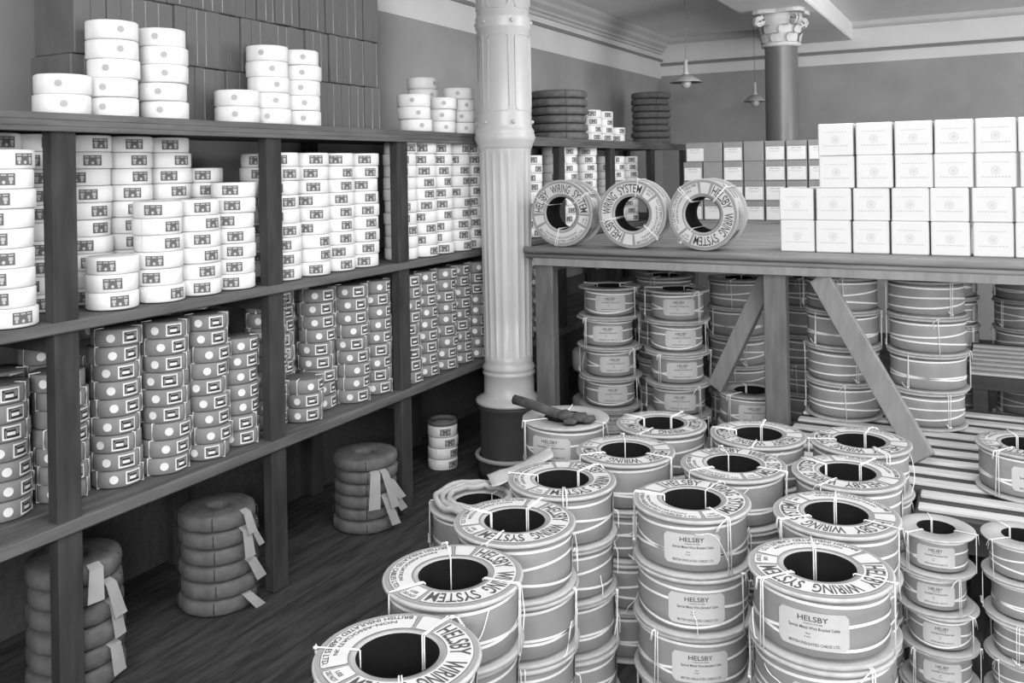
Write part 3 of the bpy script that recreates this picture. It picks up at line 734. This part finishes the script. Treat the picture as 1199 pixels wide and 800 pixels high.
reel_stack(-1.39, 2.95, FB, 4, 'stack beneath the dark mallet near the bench corner', G1, kind='wide', lab=-.45, txt=0, v0=1, look='plain-topped cable reel', printed=False)
reel_stack(-1.46, 2.44, FB, 3, 'short stack under the crumpled paper on the left', G1, lab=1.2, txt=0, v0=2, look='worn cable reel', printed=False)
# under the bench
G2 = 'reels stacked under the bench'
reel_stack(-1.74, 4.243, FB, 6, 'leftmost stack under the bench', G2, kind='narrow', lab=.05, v0=0, jit=.012, printed=False, look='pale labelled cable reel')
reel_stack(-1.385, 4.254, FB, 6, 'second stack from left under the bench', G2, kind='narrow', lab=.1, v0=1, jit=.012, printed=False, look='pale labelled cable reel')
reel_stack(-1.02, 4.08 + .14, FB, 3, 'low stack left of the middle bench leg', G2, kind='wide', lab=.1, v0=2, printed=False, look='labelled cable reel')
for x, y, wd in ((-1.62, 4.75, 'dim stack behind the leftmost one'), (-1.22, 4.78, 'dim stack behind the second one'), (-.90, 4.95, 'dim stack behind the middle bench leg')):
    reel_stack(x, y, FB, 6, wd + ' under the bench', G2, kind='wide', lab=2, v0=0, printed=False, look='shadowed cable reel')
reel_stack(-.598, 4.13, PZ + .001, 4, 'banded stack left of the diagonal plank', G2, lab=2.2, v0=2, printed=False)
reel_stack(-.262, 4.13, PZ + .001, 4, 'stack right of the diagonal plank', G2, lab=2.4, v0=0, printed=False)
reel_stack(-.59, 4.63, FB, 6, 'dim rear stack beyond the banded one', G2, lab=2.2, v0=2, printed=False, look='shadowed cable reel') if False else None
reel_stack(.14, 5.56, FB, 6, 'dim stack at the far right under the bench', G2, lab=1, v0=2, printed=False, look='shadowed cable reel')
reel_stack(-.24, 5.55, FB, 6, 'dim stack far behind the diagonal plank', G2, lab=1.5, v0=1, printed=False, look='shadowed cable reel')
# on and in front of the platform
reel_stack(.085, 3.42, PZ + .001, 1, 'on the white slats at right edge', 'reel on the platform', lab=.25, txt=10, v0=1, look='single cable reel', printed=True)
S = .62
reel_stack(-.155, 2.69, FB, 5, 'narrow stack left under the platform edge', 'small reels by the platform', kind='narrow', lab=-.05, v0=0, scale=S, sz=.68, printed=False, look='small grey cable reel')
reel_stack(.05, 2.73, FB, 5, 'narrow stack at right picture edge under platform', 'small reels by the platform', kind='narrow', lab=1.6, v0=1, scale=S, sz=.68, printed=False, look='small grey cable reel', jit=.010)
# three reels standing upright on the bench
for i, (px, rot, wd, ax) in enumerate(((-1.815, 0, 'left one of three, lettering arched over its top', .02), (-1.475, 65, 'middle one of three, lettering up its left side', .12), (-1.122, -112, 'right one of three, lettering down its right side', -.04))):
    r = copy_tree(RP[('wide', i)]); r.location = (px, BY + .035 + RH, TZ + RF + .004)
    q = Matrix.Rotation(ax, 4, 'Z') @ Matrix.Rotation(PI / 2, 4, 'X')
    base = q.to_3x3()
    r.rotation_euler = base.to_euler()
    fl_child(r, RH, math.radians(rot))
    tag(r, 'upright cable reel standing on the bench, %s' % wd, 'cable reel', 'three upright reels on the bench')
for p in RP.values(): remove_tree(p)

# ---------------------------------------------------------------- odds and ends
TOPR = FB + 4 * RH
b = MB()   # mallet / dark roll across the plain reel
root = empty('dark_mallet', (-1.39, 2.95, TOPR)); tag(root, 'dark ragged tool lying across the hole of the rear left reel', 'tool')
d0 = Vector((-1.44 + 1.39 - .13, .02, .034)); 
b.tube([(-.20, -.02, .045), (-.14, -.03, .040), (-.06, -.05, .032), (.0, -.055, .022)], .019, 8); b.obj('handle', 'rag', root)
b = MB()
for p, s_ in (((.03, -.055, .02), (.05, .03, .018)), ((.075, -.045, .018), (.035, .045, .018)), ((.06, -.09, .013), (.03, .03, .012)), ((.11, -.04, .014), (.025, .04, .013)), ((.015, -.03, .02), (.03, .02, .016))): b.blob(p, *s_)
b.obj('cloth_head', 'rag', root)
def sheet(name, corners, mt, label, cat, nx=10, ny=6, amp=.008, seed=1):
    rr = random.Random(seed); A_, B_, C_, D_ = [Vector(c) for c in corners]; vs = []; ph = [rr.uniform(0, 6) for _ in range(4)]
    for j in range(ny + 1):
        for i in range(nx + 1):
            u, v = i / nx, j / ny; p = A_ * (1 - u) * (1 - v) + B_ * u * (1 - v) + C_ * u * v + D_ * (1 - u) * v
            z = amp * (math.sin(u * 7 + ph[0]) * .5 + math.sin(v * 6 + ph[1] + u * 3) * .5 + rr.uniform(-.3, .3)); vs.append(p + Vector((rr.uniform(-1, 1) * amp * .3, 0, z)))
    fs = [(j * (nx + 1) + i, j * (nx + 1) + i + 1, (j + 1) * (nx + 1) + i + 1, (j + 1) * (nx + 1) + i) for j in range(ny) for i in range(nx)]
    n = len(vs); vs2 = vs + [v - Vector((0, 0, .0015)) for v in vs]; fs2 = fs + [tuple(q + n for q in f[::-1]) for f in fs]
    rim = [i for i in range(nx + 1)] + [j * (nx + 1) + nx for j in range(1, ny + 1)] + [ny * (nx + 1) + i for i in range(nx - 1, -1, -1)] + [j * (nx + 1) for j in range(ny - 1, 0, -1)]
    for k in range(len(rim)): a, c = rim[k], rim[(k + 1) % len(rim)]; fs2.append((a, a + n, c + n, c))
    b = MB(); b.add(vs2, fs2, 0, True); o = b.obj(name, mt); tag(o, label, cat); return o
zt = FB + 3 * RH
sheet('paper_sheet', [(-1.42, 2.46, zt + .045), (-1.27, 2.60, zt + .12), (-1.33, 2.70, zt + .12), (-1.50, 2.56, zt + .04)], 'paper', 'creased pale paper sheet leaning on the left row of reels', 'paper', seed=3)
# frayed rope ring on the worn stack
root = empty('rope_ring', (-1.46, 2.44, zt + .003)); tag(root, 'frayed rope ring lying on the short worn stack of reels', 'rope')
for q in range(3):
    b = MB(); rr = random.Random(q); pts = [((.095 + .02 * q + rr.uniform(-.006, .006)) * math.cos(a), (.095 + .02 * q + rr.uniform(-.006, .006)) * math.sin(a), .010 + rr.uniform(0, .008)) for a in [2 * PI * k / 30 for k in range(30)]]
    b.tube(pts, .010, 6, closed=True); b.obj('strand', 'rim', root)
# bundles behind the bench corner post
for i, (x, y, z, rz, wd) in enumerate(((-1.93, 4.55, FB, .3, 'lowest of four pale wrapped bundles behind the bench corner leg'), (-1.96, 4.55, FB + .13, -.2, 'second of four pale wrapped bundles behind the bench corner leg'), (-1.93, 4.57, FB + .26, .15, 'third of four pale wrapped bundles behind the bench corner leg'), (-1.96, 4.56, FB + .39, -.1, 'top one of four pale wrapped bundles behind bench corner leg'))):
    root = empty('wrapped_bundle', (x, y, z), rz); tag(root, wd, 'bundle', 'bundles behind the bench leg')
    coil_mesh(.13, .125, i).obj('wrapping', 'tag', root)
    s = MB(); s.tube([(.0, -.145, .02), (0, -.148, .06), (0, -.12, .125)], .002, 4); s.obj('tie', 'twine', root)
# scraps on the floor
for i, (x, y) in enumerate(((-1.95, 3.25), (-2.0, 3.05))):
    b = MB(); b.blob((0, 0, .012), .03, .02, .012); b.blob((.02, .01, .01), .02, .018, .01); o = b.obj('paper_scrap', 'tag' if i == 0 else 'coil'); o.location = (x, y, FZ + .001)
    tag(o, ('pale crumpled paper scrap on floor before the column', 'darker crumpled scrap on floor nearer the coil pile')[i], 'scrap')
# pendant lamps
def lamp(x, y, z, R, wd):
    root = empty('pendant_lamp', (x, y, z)); tag(root, wd, 'lamp')
    b = MB(); b.tube([(0, 0, .17), (0, 0, CZ - z - .001)], .0025, 5); b.obj('flex', 'rail', root)
    b = MB(); b.lathe([(0, .17), (.014, .17), (.016, .08), (.022, .075), (.022, .055)], 16); b.obj('lamp_holder', 'paper', root)
    b = MB(); b.lathe([(.02, .062), (.05, .050), (R, 0), (R - .003, -.002), (.05, .044), (.02, .056)], 32); b.obj('shade', 'shade', root)
    b = MB(); b.lathe([(.0001, -.045), (.025, -.038), (.038, -.015), (.036, .01), (.02, .04), (.014, .06)], 20); b.obj('bulb', 'glass', root)
lamp(-2.02, 6.5, 2.02, .125, 'pale conical pendant lamp hanging near the back corner')
lamp(-1.86, 8.0, 1.955, .10, 'faint small pendant lamp further back left of the far column')
